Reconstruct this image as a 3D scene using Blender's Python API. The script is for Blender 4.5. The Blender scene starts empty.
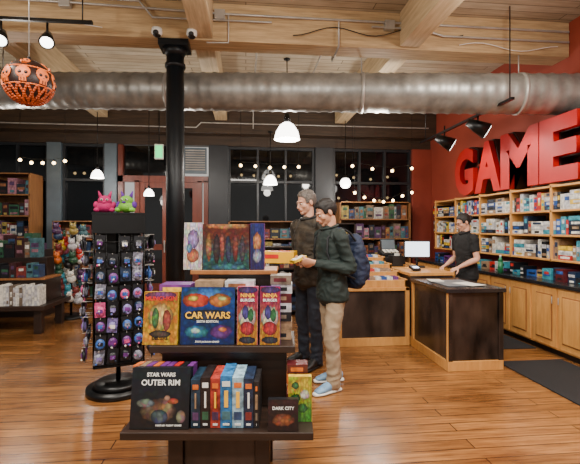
import bpy,bmesh,math,random
from mathutils import Vector,Matrix,noise,Euler
random.seed(4)
R=math.radians
V=Vector
C=bpy.context.scene.collection
def lin(c):
    return tuple(((x/255)/12.92 if x/255<=.04045 else ((x/255+.055)/1.055)**2.4) for x in c)+(1,)
# ---------------------------------------------------------------- materials
def base(name):
    m=bpy.data.materials.new(name); m.use_nodes=True
    nt=m.node_tree; return m,nt,nt.nodes['Principled BSDF']
def N(nt,t,**k):
    n=nt.nodes.new(t)
    for a,b in k.items(): setattr(n,a,b)
    return n
def M(name,col,rough=.5,metal=0,emit=0,var=.18,scale=6,bump=0,ecol=None,coat=0,stretch=(1,1,1)):
    m,nt,b=base(name)
    tc=N(nt,'ShaderNodeTexCoord'); mp=N(nt,'ShaderNodeMapping'); mp.inputs['Scale'].default_value=stretch
    no=N(nt,'ShaderNodeTexNoise'); no.inputs['Scale'].default_value=scale; no.inputs['Detail'].default_value=4
    nt.links.new(tc.outputs['Object'],mp.inputs['Vector']); nt.links.new(mp.outputs['Vector'],no.inputs['Vector'])
    rr=N(nt,'ShaderNodeValToRGB'); rr.color_ramp.elements[0].position=.3; rr.color_ramp.elements[1].position=.7
    nt.links.new(no.outputs['Fac'],rr.inputs['Fac'])
    mx=N(nt,'ShaderNodeMixRGB'); c=lin(col)
    mx.inputs['Color1'].default_value=tuple(x*(1-var) for x in c[:3])+(1,)
    mx.inputs['Color2'].default_value=tuple(min(1,x*(1+var)) for x in c[:3])+(1,)
    nt.links.new(rr.outputs['Color'],mx.inputs['Fac']); nt.links.new(mx.outputs['Color'],b.inputs['Base Color'])
    b.inputs['Roughness'].default_value=rough; b.inputs['Metallic'].default_value=metal
    b.inputs['Coat Weight'].default_value=coat
    if emit:
        b.inputs['Emission Color'].default_value=lin(ecol or col); b.inputs['Emission Strength'].default_value=emit
    if bump:
        bu=N(nt,'ShaderNodeBump'); bu.inputs['Strength'].default_value=bump; bu.inputs['Distance'].default_value=.01
        n2=N(nt,'ShaderNodeTexNoise'); n2.inputs['Scale'].default_value=scale*8; nt.links.new(tc.outputs['Object'],n2.inputs['Vector'])
        nt.links.new(n2.outputs['Fac'],bu.inputs['Height']); nt.links.new(bu.outputs['Normal'],b.inputs['Normal'])
    return m
def wood(name,c1,c2,stretch=(1,14,14),rough=.5,plank=None,coat=0,mort=.003,bw=2.4,dark=.55,mot=.75):
    m,nt,b=base(name)
    tc=N(nt,'ShaderNodeTexCoord'); mp=N(nt,'ShaderNodeMapping'); mp.inputs['Scale'].default_value=stretch
    nt.links.new(tc.outputs['Object'],mp.inputs['Vector'])
    no=N(nt,'ShaderNodeTexNoise'); no.inputs['Scale'].default_value=2.2; no.inputs['Detail'].default_value=8; no.inputs['Roughness'].default_value=.65
    nt.links.new(mp.outputs['Vector'],no.inputs['Vector'])
    rp=N(nt,'ShaderNodeValToRGB'); rp.color_ramp.elements[0].position=.3; rp.color_ramp.elements[1].position=.7
    rp.color_ramp.elements[0].color=lin(c1); rp.color_ramp.elements[1].color=lin(c2)
    nt.links.new(no.outputs['Fac'],rp.inputs['Fac']); out=rp.outputs['Color']
    if plank:
        br=N(nt,'ShaderNodeTexBrick'); br.inputs['Scale'].default_value=1; br.inputs['Brick Width'].default_value=bw; br.inputs['Row Height'].default_value=plank
        br.inputs['Mortar Size'].default_value=mort; br.inputs['Mortar Smooth'].default_value=.3; br.offset=.37
        br.inputs['Color1'].default_value=(dark,dark*.93,dark*.85,1); br.inputs['Color2'].default_value=(1,1,1,1); br.inputs['Mortar'].default_value=(.12,.09,.06,1)
        nt.links.new(tc.outputs['Object'],br.inputs['Vector'])
        mu=N(nt,'ShaderNodeMixRGB',blend_type='MULTIPLY'); mu.inputs['Fac'].default_value=.9
        nt.links.new(out,mu.inputs['Color1']); nt.links.new(br.outputs['Color'],mu.inputs['Color2']); out=mu.outputs['Color']
        n3=N(nt,'ShaderNodeTexNoise'); n3.inputs['Scale'].default_value=1.6; n3.inputs['Detail'].default_value=7
        nt.links.new(tc.outputs['Object'],n3.inputs['Vector'])
        r3=N(nt,'ShaderNodeValToRGB'); r3.color_ramp.elements[0].position=.36; r3.color_ramp.elements[1].position=.62
        r3.color_ramp.elements[0].color=(.5,.44,.38,1); r3.color_ramp.elements[1].color=(1,1,1,1)
        nt.links.new(n3.outputs['Fac'],r3.inputs['Fac'])
        m2=N(nt,'ShaderNodeMixRGB',blend_type='MULTIPLY'); m2.inputs['Fac'].default_value=mot
        nt.links.new(out,m2.inputs['Color1']); nt.links.new(r3.outputs['Color'],m2.inputs['Color2']); out=m2.outputs['Color']
        bu=N(nt,'ShaderNodeBump'); bu.inputs['Strength'].default_value=.35; bu.inputs['Distance'].default_value=.004
        nt.links.new(no.outputs['Fac'],bu.inputs['Height']); nt.links.new(bu.outputs['Normal'],b.inputs['Normal'])
    nt.links.new(out,b.inputs['Base Color'])
    b.inputs['Roughness'].default_value=rough; b.inputs['Coat Weight'].default_value=coat
    b.inputs['Coat Roughness'].default_value=.2
    return m
def art(name,bot,top,blobs=(),nz=.5,nscale=5,rough=.3,dim=.75,cell=9):
    m,nt,b=base(name)
    tc=N(nt,'ShaderNodeTexCoord'); sp=N(nt,'ShaderNodeSeparateXYZ'); nt.links.new(tc.outputs['Generated'],sp.inputs[0])
    no=N(nt,'ShaderNodeTexNoise'); no.inputs['Scale'].default_value=nscale; no.inputs['Detail'].default_value=8; no.inputs['Roughness'].default_value=.65
    nt.links.new(tc.outputs['Generated'],no.inputs['Vector'])
    def mth(op,a,bb):
        n=N(nt,'ShaderNodeMath',operation=op)
        for i,x in enumerate((a,bb)):
            if isinstance(x,(int,float)): n.inputs[i].default_value=x
            else: nt.links.new(x,n.inputs[i])
        return n.outputs[0]
    dn=mth('MULTIPLY',mth('SUBTRACT',no.outputs['Fac'],.5),nz*2)
    g=mth('ADD',sp.outputs['Z'],dn)
    rp=N(nt,'ShaderNodeValToRGB'); rp.color_ramp.elements[0].position=.25; rp.color_ramp.elements[1].position=.75
    rp.color_ramp.elements[0].color=lin(bot); rp.color_ramp.elements[1].color=lin(top); nt.links.new(g,rp.inputs['Fac']); out=rp.outputs['Color']
    for (cx,cz,rx,rz,col) in blobs:
        dx=mth('DIVIDE',mth('SUBTRACT',sp.outputs['X'],cx),rx); dz=mth('DIVIDE',mth('SUBTRACT',sp.outputs['Z'],cz),rz)
        r2=mth('ADD',mth('MULTIPLY',dx,dx),mth('MULTIPLY',dz,dz))
        r2=mth('ADD',r2,mth('MULTIPLY',dn,2.2))
        k=mth('LESS_THAN',r2,1.0)
        hi=N(nt,'ShaderNodeMixRGB'); hi.inputs['Color1'].default_value=tuple(min(1,x*1.5+.03) for x in lin(col)[:3])+(1,); hi.inputs['Color2'].default_value=tuple(x*.35 for x in lin(col)[:3])+(1,); nt.links.new(mth('ABSOLUTE',r2,0),hi.inputs['Fac']); hi.use_clamp=True
        mx=N(nt,'ShaderNodeMixRGB'); nt.links.new(k,mx.inputs['Fac']); nt.links.new(out,mx.inputs['Color1']); nt.links.new(hi.outputs[0],mx.inputs['Color2']); out=mx.outputs['Color']
    vo=N(nt,'ShaderNodeTexVoronoi'); vo.inputs['Scale'].default_value=cell
    av=N(nt,'ShaderNodeMixRGB'); av.inputs['Fac'].default_value=.12; nt.links.new(tc.outputs['Generated'],av.inputs['Color1']); nt.links.new(no.outputs['Color'],av.inputs['Color2'])
    nt.links.new(av.outputs[0],vo.inputs['Vector'])
    r2=N(nt,'ShaderNodeValToRGB'); r2.color_ramp.elements[0].position=.05; r2.color_ramp.elements[1].position=.6
    r2.color_ramp.elements[0].color=(1.0,1.0,1.0,1); r2.color_ramp.elements[1].color=(.25,.22,.25,1)
    nt.links.new(vo.outputs['Distance'],r2.inputs['Fac'])
    mu=N(nt,'ShaderNodeMixRGB',blend_type='MULTIPLY'); mu.inputs['Fac'].default_value=.7; nt.links.new(out,mu.inputs['Color1']); nt.links.new(r2.outputs[0],mu.inputs['Color2'])
    ov=N(nt,'ShaderNodeMixRGB',blend_type='OVERLAY'); ov.inputs['Fac'].default_value=.35; nt.links.new(mu.outputs[0],ov.inputs['Color1']); nt.links.new(vo.outputs['Color'],ov.inputs['Color2'])
    dm=N(nt,'ShaderNodeMixRGB',blend_type='MULTIPLY'); dm.inputs['Fac'].default_value=1; dm.inputs['Color2'].default_value=(dim,dim,dim,1); nt.links.new(ov.outputs[0],dm.inputs['Color1'])
    nt.links.new(dm.outputs[0],b.inputs['Base Color']); b.inputs['Roughness'].default_value=rough
    return m
mFloor=wood('floor_wood',(118,72,36),(194,136,78),(1.2,16,1),.24,plank=.12,coat=.35,mort=.005,dark=.6)
mDeck=wood('deck_wood',(168,156,134),(208,196,174),(1,10,1),.65,plank=.14,mort=.006,dark=.78,mot=.4)
mBeam=wood('beam_wood',(158,130,92),(212,184,140),(1,14,14),.6)
mJoist=wood('joist_wood',(176,152,116),(216,194,156),(14,1,14),.6)
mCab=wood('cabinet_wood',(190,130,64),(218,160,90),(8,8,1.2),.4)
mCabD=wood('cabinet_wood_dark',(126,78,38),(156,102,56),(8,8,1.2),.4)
mDark=wood('dark_wood',(24,16,12),(52,34,24),(1,12,12),.4)
mHead=wood('header_wood',(40,30,22),(74,56,40),(1,12,12),.5)
mRedWood=wood('red_wood',(84,34,20),(122,52,32),(10,10,1),.4)
mRed=M('red_wall_paint',(142,58,42),.6,var=.1,scale=2)
mSign=M('sign_red',(172,5,3),.45,var=.05)
mBlack=M('black_metal',(14,14,15),.35,.3,scale=10)
mBlackP=M('black_plastic',(18,18,19),.5)
mCol=M('black_iron',(20,24,28),.4,.4,scale=8,bump=.2)
mPil=M('blue_grey_paint',(84,98,108),.5,var=.1)
mFrame=M('window_frame',(30,34,40),.45)
mGlass=M('night_glass',(9,11,14),.04,var=.5,scale=.7)
mSteel=M('galvanised_steel',(146,145,140),.42,.5,var=.3,scale=5)
mGal=M('conduit_steel',(175,172,166),.4,.4)
mWhite=M('white_plastic',(225,225,220),.4,var=.04)
mGlow=M('lamp_glow',(255,250,242),.4,emit=9,var=0)
mBulb=M('reflection_bulb_glow',(255,215,150),.4,emit=16,var=0)
mScreen=M('screen_glow',(225,238,255),.3,emit=2.2,var=.03)
mGreenE=M('exit_green',(60,220,120),.4,emit=2)
mMat=M('rubber_mat',(26,28,32),.8,bump=.3,scale=20)
mPaper=M('paper_white',(225,220,208),.6,var=.06)
mTop=M('counter_top_black',(34,34,36),.22)
mPanel=M('dark_panel',(52,40,34),.3,var=.85,scale=5,stretch=(1,1,.4))
def pal(pre,cols,sc): return [M('%s_%d'%(pre,i),tuple(x*sc for x in c),.4,var=.45,scale=25) for i,c in enumerate(cols)]
COLS=[(200,40,34),(36,84,160),(230,190,50),(235,232,222),(40,130,80),(20,22,28),(110,50,130),(220,110,40),(60,150,170),(160,130,100),(200,200,205),(90,24,30),(30,50,80),(225,120,150)]
PAL=pal('prod',COLS,.88)
PMU=pal('muted',[tuple((x*.6+sum(c)/3*.4) for x in c) for c in COLS],.72)  # toned-down copy, the back room's dimness put into the colours
PDK=[PAL[i] for i in (5,11,12,5,9,0,1,6)]
PLT=[PAL[i] for i in (3,10,3,0,1,8,2,10,12,3,9,5)]
# ---------------------------------------------------------------- mesh builder
class MB:
    def __init__(s,name): s.n=name; s.bm=bmesh.new(); s.m=[]
    def mi(s,m):
        if m not in s.m: s.m.append(m)
        return s.m.index(m)
    def fin(s,vs,m,mat,sm=False):
        for v in vs: v.co=mat@v.co
        i=s.mi(m)
        for f in {f for v in vs for f in v.link_faces}: f.material_index=i; f.smooth=sm
    def box(s,c,sz,m,rot=None):
        vs=bmesh.ops.create_cube(s.bm,size=1)['verts']
        s.fin(vs,m,Matrix.Translation(c)@(rot.to_matrix().to_4x4() if rot else Matrix())@Matrix.Diagonal((*sz,1)))
    def b2(s,a,b,m): s.box([(a[i]+b[i])/2 for i in range(3)],[abs(b[i]-a[i]) for i in range(3)],m)
    def cyl(s,p0,p1,r0,r1,m,seg=16,sm=True):
        p0=V(p0);p1=V(p1);d=p1-p0
        vs=bmesh.ops.create_cone(s.bm,cap_ends=True,segments=seg,radius1=r0,radius2=r1,depth=d.length)['verts']
        s.fin(vs,m,Matrix.Translation((p0+p1)/2)@d.to_track_quat('Z','Y').to_matrix().to_4x4(),sm)
    def sph(s,c,r,m,rot=None,u=16,v=12):
        if not hasattr(r,'__len__'): r=(r,r,r)
        vs=bmesh.ops.create_uvsphere(s.bm,u_segments=u,v_segments=v,radius=1)['verts']
        s.fin(vs,m,Matrix.Translation(c)@(rot.to_matrix().to_4x4() if rot else Matrix())@Matrix.Diagonal((*r,1)),True)
        return vs
    def lathe(s,c,prof,m,seg=20):
        rings=[]
        for r,z in prof:
            rings.append([s.bm.verts.new((c[0]+r*math.cos(2*math.pi*i/seg),c[1]+r*math.sin(2*math.pi*i/seg),c[2]+z)) for i in range(seg)])
        i0=s.mi(m)
        for a,b in zip(rings,rings[1:]):
            for i in range(seg):
                f=s.bm.faces.new((a[i],a[(i+1)%seg],b[(i+1)%seg],b[i])); f.material_index=i0; f.smooth=True
    def obj(s,parent=None,bevel=0,loc=None,rot=None):
        me=bpy.data.meshes.new(s.n); s.bm.to_mesh(me); s.bm.free()
        for m in s.m: me.materials.append(m)
        o=bpy.data.objects.new(s.n,me); C.objects.link(o)
        if parent: o.parent=parent
        if loc is not None: o.location=loc
        if rot is not None: o.rotation_euler=rot
        if bevel:
            b=o.modifiers.new('b','BEVEL'); b.width=bevel; b.segments=2; b.limit_method='ANGLE'
        return o
def empty(name,loc=(0,0,0),rz=0,sc=1):
    e=bpy.data.objects.new(name,None); C.objects.link(e); e.location=loc; e.rotation_euler=(0,0,rz); e.scale=(sc,sc,sc); return e
def curve(name,pts,r,m,parent=None,cyc=False):
    cu=bpy.data.curves.new(name,'CURVE'); cu.dimensions='3D'; cu.bevel_depth=r; cu.bevel_resolution=2
    sp=cu.splines.new('POLY'); sp.points.add(len(pts)-1)
    for i,p in enumerate(pts): sp.points[i].co=(*p,1)
    sp.use_cyclic_u=cyc
    o=bpy.data.objects.new(name,cu); cu.materials.append(m); C.objects.link(o)
    if parent: o.parent=parent
    return o
def text(name,body,size,m,parent,loc,rot,ext=.002,offset=0,fit=None,align='CENTER'):
    cu=bpy.data.curves.new(name,'FONT'); cu.body=body; cu.size=size; cu.extrude=ext; cu.offset=offset; cu.align_x=align; cu.resolution_u=3
    t=bpy.data.objects.new('tmp',cu); C.objects.link(t)
    dg=bpy.context.evaluated_depsgraph_get(); me=bpy.data.meshes.new_from_object(t.evaluated_get(dg)); bpy.data.objects.remove(t)
    if fit:
        xs=[v.co.x for v in me.vertices]; ys=[v.co.y for v in me.vertices]
        for v in me.vertices:
            v.co.x=(v.co.x-min(xs))/(max(xs)-min(xs))*fit[0]; v.co.y=(v.co.y-min(ys))/(max(ys)-min(ys))*fit[1]
    me.materials.clear(); me.materials.append(m)
    o=bpy.data.objects.new(name,me); C.objects.link(o); o.parent=parent; o.location=loc; o.rotation_euler=rot
    return o
def fill(mb,axis,a0,a1,front,z,dep,h,w,mats,dirn=1,jit=.0):
    a=a0
    while a<a1-w[0]:
        ww=min(random.uniform(*w),a1-a); hh=random.uniform(*h); dd=dep*random.uniform(.8,1); m=random.choice(mats); f=front+random.uniform(0,jit)*dirn
        if axis=='x': mb.box((a+ww/2,f+dirn*dd/2,z+hh/2),(ww*.95,dd,hh),m)
        else: mb.box((f+dirn*dd/2,a+ww/2,z+hh/2),(dd,ww*.95,hh),m)
        for lo,hi,k in ((.55,.8,.24),(.12,.4,.16)):
            m2=random.choice(mats); q=random.uniform(lo,hi); wk=ww*random.uniform(.4,.8)
            if axis=='x': mb.box((a+ww/2,f-dirn*.001,z+hh*q),(wk,.004,hh*k),m2)
            else: mb.box((f-dirn*.001,a+ww/2,z+hh*q),(.004,wk,hh*k),m2)
        a+=ww
# ---------------------------------------------------------------- room
XL,XR,YB,YF,ZC=-5.2,4.1,9.0,-2.5,4.08
b=MB('floor'); b.b2((XL-.2,YF,-.1),(XR+.2,YB+.3,0),mFloor); b.obj()
b=MB('ceiling'); b.b2((XL-.2,YF,ZC),(XR+.2,YB+.3,ZC+.1),mDeck); b.obj()
b=MB('wall_right'); b.b2((XR,YF,0),(XR+.15,YB+.2,ZC),mRed); b.obj()
b=MB('wall_left'); b.b2((XL-.15,YF,0),(XL,YB+.2,ZC),mPil); b.obj()
b=MB('wall_back'); b.b2((XL,YB,3.2),(XR,YB+.2,ZC),mHead); b.obj()
b=MB('wall_back_sill'); b.b2((XL,YB,0),(-2.64,YB+.2,.55),mDark); b.obj(bevel=.005)
b=MB('wall_back_sill'); b.b2((-.78,YB,0),(XR,YB+.2,.55),mDark); b.obj(bevel=.005)
for x0,x1,m in ((-4.0,-3.73,mPil),(-2.88,-2.64,mPil),(-.78,-.377,mFrame),(1.49,1.89,mFrame),(3.66,4.1,mRed)):
    b=MB('wall_back_pier'); b.b2((x0,YB-.06,0),(x1,YB+.2,3.2),m); b.obj(bevel=.005)
segs=[(-5.2,-4.0),(-3.73,-2.88),(-.377,1.49),(1.89,3.66)]
for i,(x0,x1) in enumerate(segs):
    b=MB('window_%d'%(i+1))
    b.b2((x0+.005,YB+.09,.555),(x1-.005,YB+.1,3.195),mGlass)
    n=max(1,round((x1-x0)/.62))
    for k in range(n+1):
        x=x0+.03+(x1-x0-.06)*k/n; b.b2((x-.022,YB+.02,.555),(x+.022,YB+.09,3.195),mFrame)
    for z in (.585,2.45,3.165): b.b2((x0+.005,YB+.025,z-.025),(x1-.005,YB+.085,z+.025),mFrame)
    b.obj()
b=MB('door_1')
x0,x1=-2.63,-.79
b.b2((x0,YB+.1,2.5),(x1-.5,YB+.12,3.19),mGlass); b.b2((x0,YB,2.42),(x1,YB+.15,2.55),mRedWood)
for x in (x0,-2.3,-1.02,x1-.1): b.b2((x,YB,0),(x+.1,YB+.15,3.19 if x in(x0,) else 2.45),mRedWood)
for a,c in ((-2.2,-1.64),(-1.58,-1.02)):
    for p,q in (((a,0),(c,.3)),((a,2.3),(c,2.42)),((a,.3),(a+.1,2.3)),((c-.1,.3),(c,2.3)),((a,1.0),(c,1.12))):
        b.b2((p[0],YB+.03,p[1]),(q[0],YB+.08,q[1]),mRedWood)
    b.b2((a,YB+.05,.3),(c,YB+.06,2.3),mGlass)
b.b2((-1.7,YB-.03,.95),(-1.68,YB+.03,1.2),mGal); b.b2((-1.54,YB-.03,.95),(-1.52,YB+.03,1.2),mGal)
b.obj()
b=MB('vent_grille'); b.b2((-1.28,YB-.06,2.6),(-.82,YB-.005,3.14),mPil)
for i in range(9): b.box((-1.05,YB-.07,2.68+i*.05),(.4,.02,.022),mGal,Euler((.5,0,0)))
b.obj()
b=MB('trim_1'); b.b2((XL,4.95,3.64),(XR,5.25,ZC),mBeam); b.obj(bevel=.01)
b=MB('trim_2'); b.b2((XL,8.7,3.4),(XR,8.99,ZC),mHead); b.obj(bevel=.01)
for i,x in enumerate((-5.0,-2.85,-.5,1.98)):
    b=MB('trim_%d'%(i+3)); b.b2((x-.12,5.26,3.66),(x+.12,8.69,ZC),mJoist); b.obj(bevel=.008)
    b=MB('trim_%d'%(i+13)); b.b2((x-.12,YF,3.66),(x+.12,4.94,ZC),mJoist); b.obj(bevel=.008)
b=MB('iron_column'); cx,cy=-.83,5.08
b.cyl((cx,cy,0),(cx,cy,.12),.17,.15,mCol,24); b.cyl((cx,cy,.12),(cx,cy,3.5),.110,.102,mCol,28)
b.cyl((cx,cy,3.48),(cx,cy,3.57),.1,.15,mCol,24); b.box((cx,cy,3.603),(.34,.3,.07),mCol)
for z in (.25,3.35): b.cyl((cx,cy,z),(cx,cy,z+.04),.12,.12,mCol,24)
b.obj()
# duct
b=MB('air_duct'); p0=V((-5.15,6.45,3.40)); p1=V((4.07,4.86,3.13))
d=p1-p0; nR=62
prev=None; ii=b.mi(mSteel); q=d.to_track_quat('Z','Y')
for k in range(nR*4+1):
    t=k/(nR*4); r=.235+.012*t+(.010 if k%4==0 else 0)
    c=p0+d*t; ring=[b.bm.verts.new(c+q@V((r*math.cos(a*math.pi/16),r*math.sin(a*math.pi/16),0))) for a in range(32)]
    if prev:
        for a in range(32):
            f=b.bm.faces.new((prev[a],prev[(a+1)%32],ring[(a+1)%32],ring[a])); f.smooth=True; f.material_index=ii
    prev=ring
for t in (.2,.45,.72,.93):
    c=p0+d*t; rr=.243+.012*t
    b.cyl(c-d.normalized()*.02,c+d.normalized()*.02,rr+.006,rr+.006,mGal,32)
    b.cyl(c+V((0,0,rr)),(c.x,c.y,ZC if abs(c.y-5.1)>.2 else 3.64),.008,.008,mGal,6)
b.obj()
g=empty('ceiling_conduit')
curve('pipe_1',[(-5.1,4.9,3.98),(-2,4.9,3.97),(-.2,4.9,3.93),(4.05,4.9,3.93)],.014,mGal,g)
curve('pipe_2',[(-5.1,4.88,3.8),(-3.2,4.9,3.82),(-2.9,4.9,4.03),(-1.2,4.9,4.03),(-1.05,4.9,3.85),(.3,4.9,3.86)],.012,mGal,g)
curve('cable_1',[(0.55+i*.1,4.9,3.72+.10*math.sin(i*.32)**2+.004*i) for i in range(22)],.006,mBlackP,g)
curve('pipe_3',[(1.5,4.9,3.87),(2.1,4.9,3.87),(2.4,4.9,3.8),(4.05,4.9,3.8)],.013,mGal,g)
curve('pipe_4',[(-5.1,8.66,3.5),(-1.0,8.66,3.5),(-.9,8.66,3.6),(3.9,8.66,3.6)],.014,mGal,g)
curve('pipe_5',[(.15,5.3,3.98),(.15,8.66,3.98),(.15,8.66,3.5)],.014,mGal,g)
curve('pipe_6',[(3.95,4.3,4.0),(3.95,4.3,3.4),(4.06,4.3,3.3),(4.06,4.3,2.95)],.014,mGal,g)
curve('pipe_7',[(-.2,4.9,3.93),(-.2,4.9,3.6),(-.45,4.92,3.6)],.010,mGal,g)
curve('pipe_8',[(1.1,4.91,3.93),(1.1,4.91,3.62),(1.1,5.3,3.6),(1.1,5.3,4.0),(1.1,8.6,4.02)],.012,mGal,g)
curve('pipe_9',[(-3.9,4.9,3.98),(-3.9,4.9,3.62),(-3.9,5.3,3.6),(-3.9,8.6,3.98)],.012,mGal,g)
curve('cable_2',[(-4.6+i*.12,4.9,3.72-.06*math.sin(i*.26)) for i in range(26)],.006,mWhite,g)
curve('cable_3',[(2.6+i*.1,4.9,3.70+.04*math.sin(i*.6)) for i in range(14)],.005,mWhite,g)
b=MB('junction_box')
for x,z in ((1.72,3.9),(-2.0,3.97),(-.3,3.92)): b.box((x,4.91,z),(.12,.07,.11),mGal)
b.obj(g,bevel=.004)
# ---------------------------------------------------------------- ceiling fixtures
def ptl(loc,p,r=.06,col=(1,.92,.82)):
    l=bpy.data.lights.new('lamp','POINT'); l.energy=p; l.shadow_soft_size=r; l.color=col
    o=bpy.data.objects.new('lamp_or_fill_light',l); C.objects.link(o); o.location=loc; return o
def pendant(x,y,z,s,p,ztop=ZC):
    b=MB('pendant_lamp')
    b.lathe((x,y,z),[(.001,.2*s),(.05*s,.2*s),(.055*s,.14*s),(.11*s,.1*s),(.17*s,0),(.2*s,-.12*s),(.19*s,-.125*s),(.15*s,0)],mGlow,24)
    b.cyl((x,y,z+.14*s),(x,y,z+.27*s),.06*s,.04*s,mBlack,16); b.cyl((x,y,z+.25*s),(x,y,ztop),.008,.008,mBlack,8)
    b.cyl((x,y,ztop-.02),(x,y,ztop),.05,.05,mBlack,16)
    b.sph((x,y,z-.02),.07*s,mGlow); b.obj()
    if p: ptl((x,y,z-.2*s),p,.08)
pendant(.634,6.47,2.95,1,55)
pendant(.49,8.45,2.42,.72,12,3.4); pendant(-2.8,8.3,2.48,.6,14); pendant(-1.85,8.3,2.14,.5,10);  # some of these back lamps are glass reflections built as pendants
b=MB('globe_lamp'); b.sph((2.03,8.45,2.38),.11,mGlow); b.cyl((2.03,8.45,2.48),(2.03,8.45,3.66),.008,.008,mBlack,8); b.cyl((2.03,8.45,2.46),(2.03,8.45,2.54),.05,.03,mBlack); b.obj(); ptl((2.03,8.3,2.2),12)
def spot_head(b,x,y,z,dirv,s=1):
    d=V(dirv).normalized(); p=V((x,y,z))
    b.cyl((x,y,z+.16*s),p,.012,.012,mBlack,8); b.cyl(p-d*.1*s,p+d*.09*s,.035*s,.075*s,mBlack,20); b.cyl(p+d*.0905*s,p+d*.094*s,.06*s,.06*s,mGlow,20)
    return p+d*.13*s
def spotl(loc,dirv,p,ang=80):
    l=bpy.data.lights.new('spot','SPOT'); l.energy=p; l.spot_size=R(ang); l.spot_blend=.6; l.shadow_soft_size=.05; l.color=(1,.93,.82)
    o=bpy.data.objects.new('track_spot_light',l); C.objects.link(o); o.location=loc; o.rotation_euler=V(dirv).to_track_quat('-Z','Y').to_euler()
b=MB('track_light'); b.b2((3.08,4.6,2.96),(3.12,7.2,2.99),mBlack)
for y in (4.66,7.0): b.cyl((3.1,y,2.98),(3.1,y,ZC),.007,.007,mBlack,6)
for y in (5.35,6.3): 
    L=spot_head(b,3.1,y,2.82,(.75,-.25,-.45),1.5); spotl(L,(1,.0,-1.0),28,100)
b.obj(); spotl((3.1,4.0,2.9),(1,0,-1.0),28,100)  # last spot sits past the track end, no head built
b=MB('track_light'); b.b2((-3.1,4.58,3.6),(-1.6,4.62,3.63),mBlack)
for x in (-3.0,-1.7): b.cyl((x,4.6,3.62),(x,4.6,ZC),.007,.007,mBlack,6)
for x in (-2.5,-2.05,): spot_head(b,x,4.6,3.43,(.2,-.6,-.7),1)
b.obj()
for x in (-.98,-.6):
    b=MB('security_camera'); b.cyl((x,4.93,3.655),(x,4.8,3.655),.02,.02,mWhite,10); b.cyl((x,4.78,3.67),(x,4.78,3.62),.055,.06,mWhite,20); b.sph((x,4.78,3.62),.05,mBlackP); b.sph((x,4.78,3.625),(.058,.058,.045),mWhite); b.cyl((x,4.73,3.605),(x,4.715,3.595),.03,.03,mBlackP,16); b.obj()
b=MB('exit_sign'); b.box((-1.72,8.6,2.98),(.17,.04,.3),mWhite); b.box((-1.72,8.575,2.98),(.13,.01,.24),mGreenE); b.cyl((-1.72,8.6,3.1),(-1.72,8.6,4.08),.01,.01,mBlack,6); b.obj()
def refl_bulbs(x0,x1,z,n,sag=.06,y=8.34):  # glowing bulb rows stand in for track-light reflections in the windows
    b=MB('window_reflection_bulbs'); pts=[]
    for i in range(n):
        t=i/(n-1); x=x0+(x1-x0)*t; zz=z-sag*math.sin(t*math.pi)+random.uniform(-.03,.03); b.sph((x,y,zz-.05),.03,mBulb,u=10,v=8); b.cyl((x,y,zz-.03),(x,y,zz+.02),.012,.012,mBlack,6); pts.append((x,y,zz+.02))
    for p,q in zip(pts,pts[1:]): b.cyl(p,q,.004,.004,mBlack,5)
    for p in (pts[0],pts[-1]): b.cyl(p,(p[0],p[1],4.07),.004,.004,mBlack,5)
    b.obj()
refl_bulbs(-4.2,-3.4,2.8,5); refl_bulbs(-.1,1.05,2.75,5); refl_bulbs(2.2,3.4,2.22,7,.15); refl_bulbs(2.15,3.4,2.75,4)
# ---------------------------------------------------------------- sign
sg=empty('store_sign')
mSignK=M('sign_black',(24,6,6),.5)
for ch,y0,w in (('G',7.32,.62),('A',6.66,.72),('M',5.94,.82),('E',5.10,.64),('S',4.42,.62)):
    text('letter_'+ch,ch,1,mSign,sg,(3.84,y0,2.03),(R(90),0,R(-90)),ext=.04,offset=.045,fit=(w,.81))
    text('letter_edge_'+ch,ch,1,mSignK,sg,(3.97,y0+.02,2.005),(R(90),0,R(-90)),ext=.085,offset=.06,fit=(w+.05,.86))
# ---------------------------------------------------------------- right wall cabinets, shelves
b=MB('base_cabinet')
b.b2((3.56,2.2,0),(4.08,8.3,.08),mBlackP); b.b2((3.5,2.2,.08),(4.08,8.3,.79),mCab); b.b2((3.46,2.15,.79),(4.08,8.35,.83),mTop)
y=2.25
while y<8.1:
    for yy in (y,y+.42):
        b.b2((3.485,yy+.01,.1),(3.50,yy+.40,.77),mCab); b.b2((3.478,yy+.07,.17),(3.485,yy+.34,.70),mCabD); b.b2((3.472,yy+.085,.185),(3.478,yy+.325,.685),mCab)
    b.cyl((3.46,y+.37,.6),(3.46,y+.37,.68),.006,.006,mGal,6); b.cyl((3.46,y+.47,.6),(3.46,y+.47,.68),.006,.006,mGal,6)
    y+=.86
b.obj(bevel=.003)
b=MB('wall_shelf')
for z in (1.08,1.38,1.68,1.98): b.b2((3.72,3.2,z-.025),(4.09,8.0,z),mCab)
y=3.2
while y<8.1: b.b2((3.72,y,1.05),(4.09,y+.03,2.0),mCab); y+=.79
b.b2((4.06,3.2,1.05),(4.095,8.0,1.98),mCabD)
b.obj(bevel=.003)
b=MB('shelved_board_games')
for z in (1.08,1.38,1.68):
    y=3.24
    while y<7.9:
        if random.random()<.45:
            zz=z; ww=.22
            for k in range(random.choice((3,4))):
                hh=.055; b.box((3.88,y+ww/2,zz+hh/2+.001),(.27,ww*.96,hh*.94),random.choice(PLT)); b.box((3.744,y+ww/2,zz+hh/2+.001),(.003,ww*random.uniform(.3,.7),hh*.5),random.choice(PLT)); zz+=hh
            y+=ww
        else:
            fill(b,'y',y,y+.2,3.75,z+.002,.26,(.16,.25),(.04,.1),PLT); y+=.2
b.obj()
b=MB('counter_clutter'); fill(b,'y',3.4,7.9,3.62,.832,.22,(.03,.16),(.06,.22),PLT+PDK+[PAL[5]]*6,jit=.08); b.obj()
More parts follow.
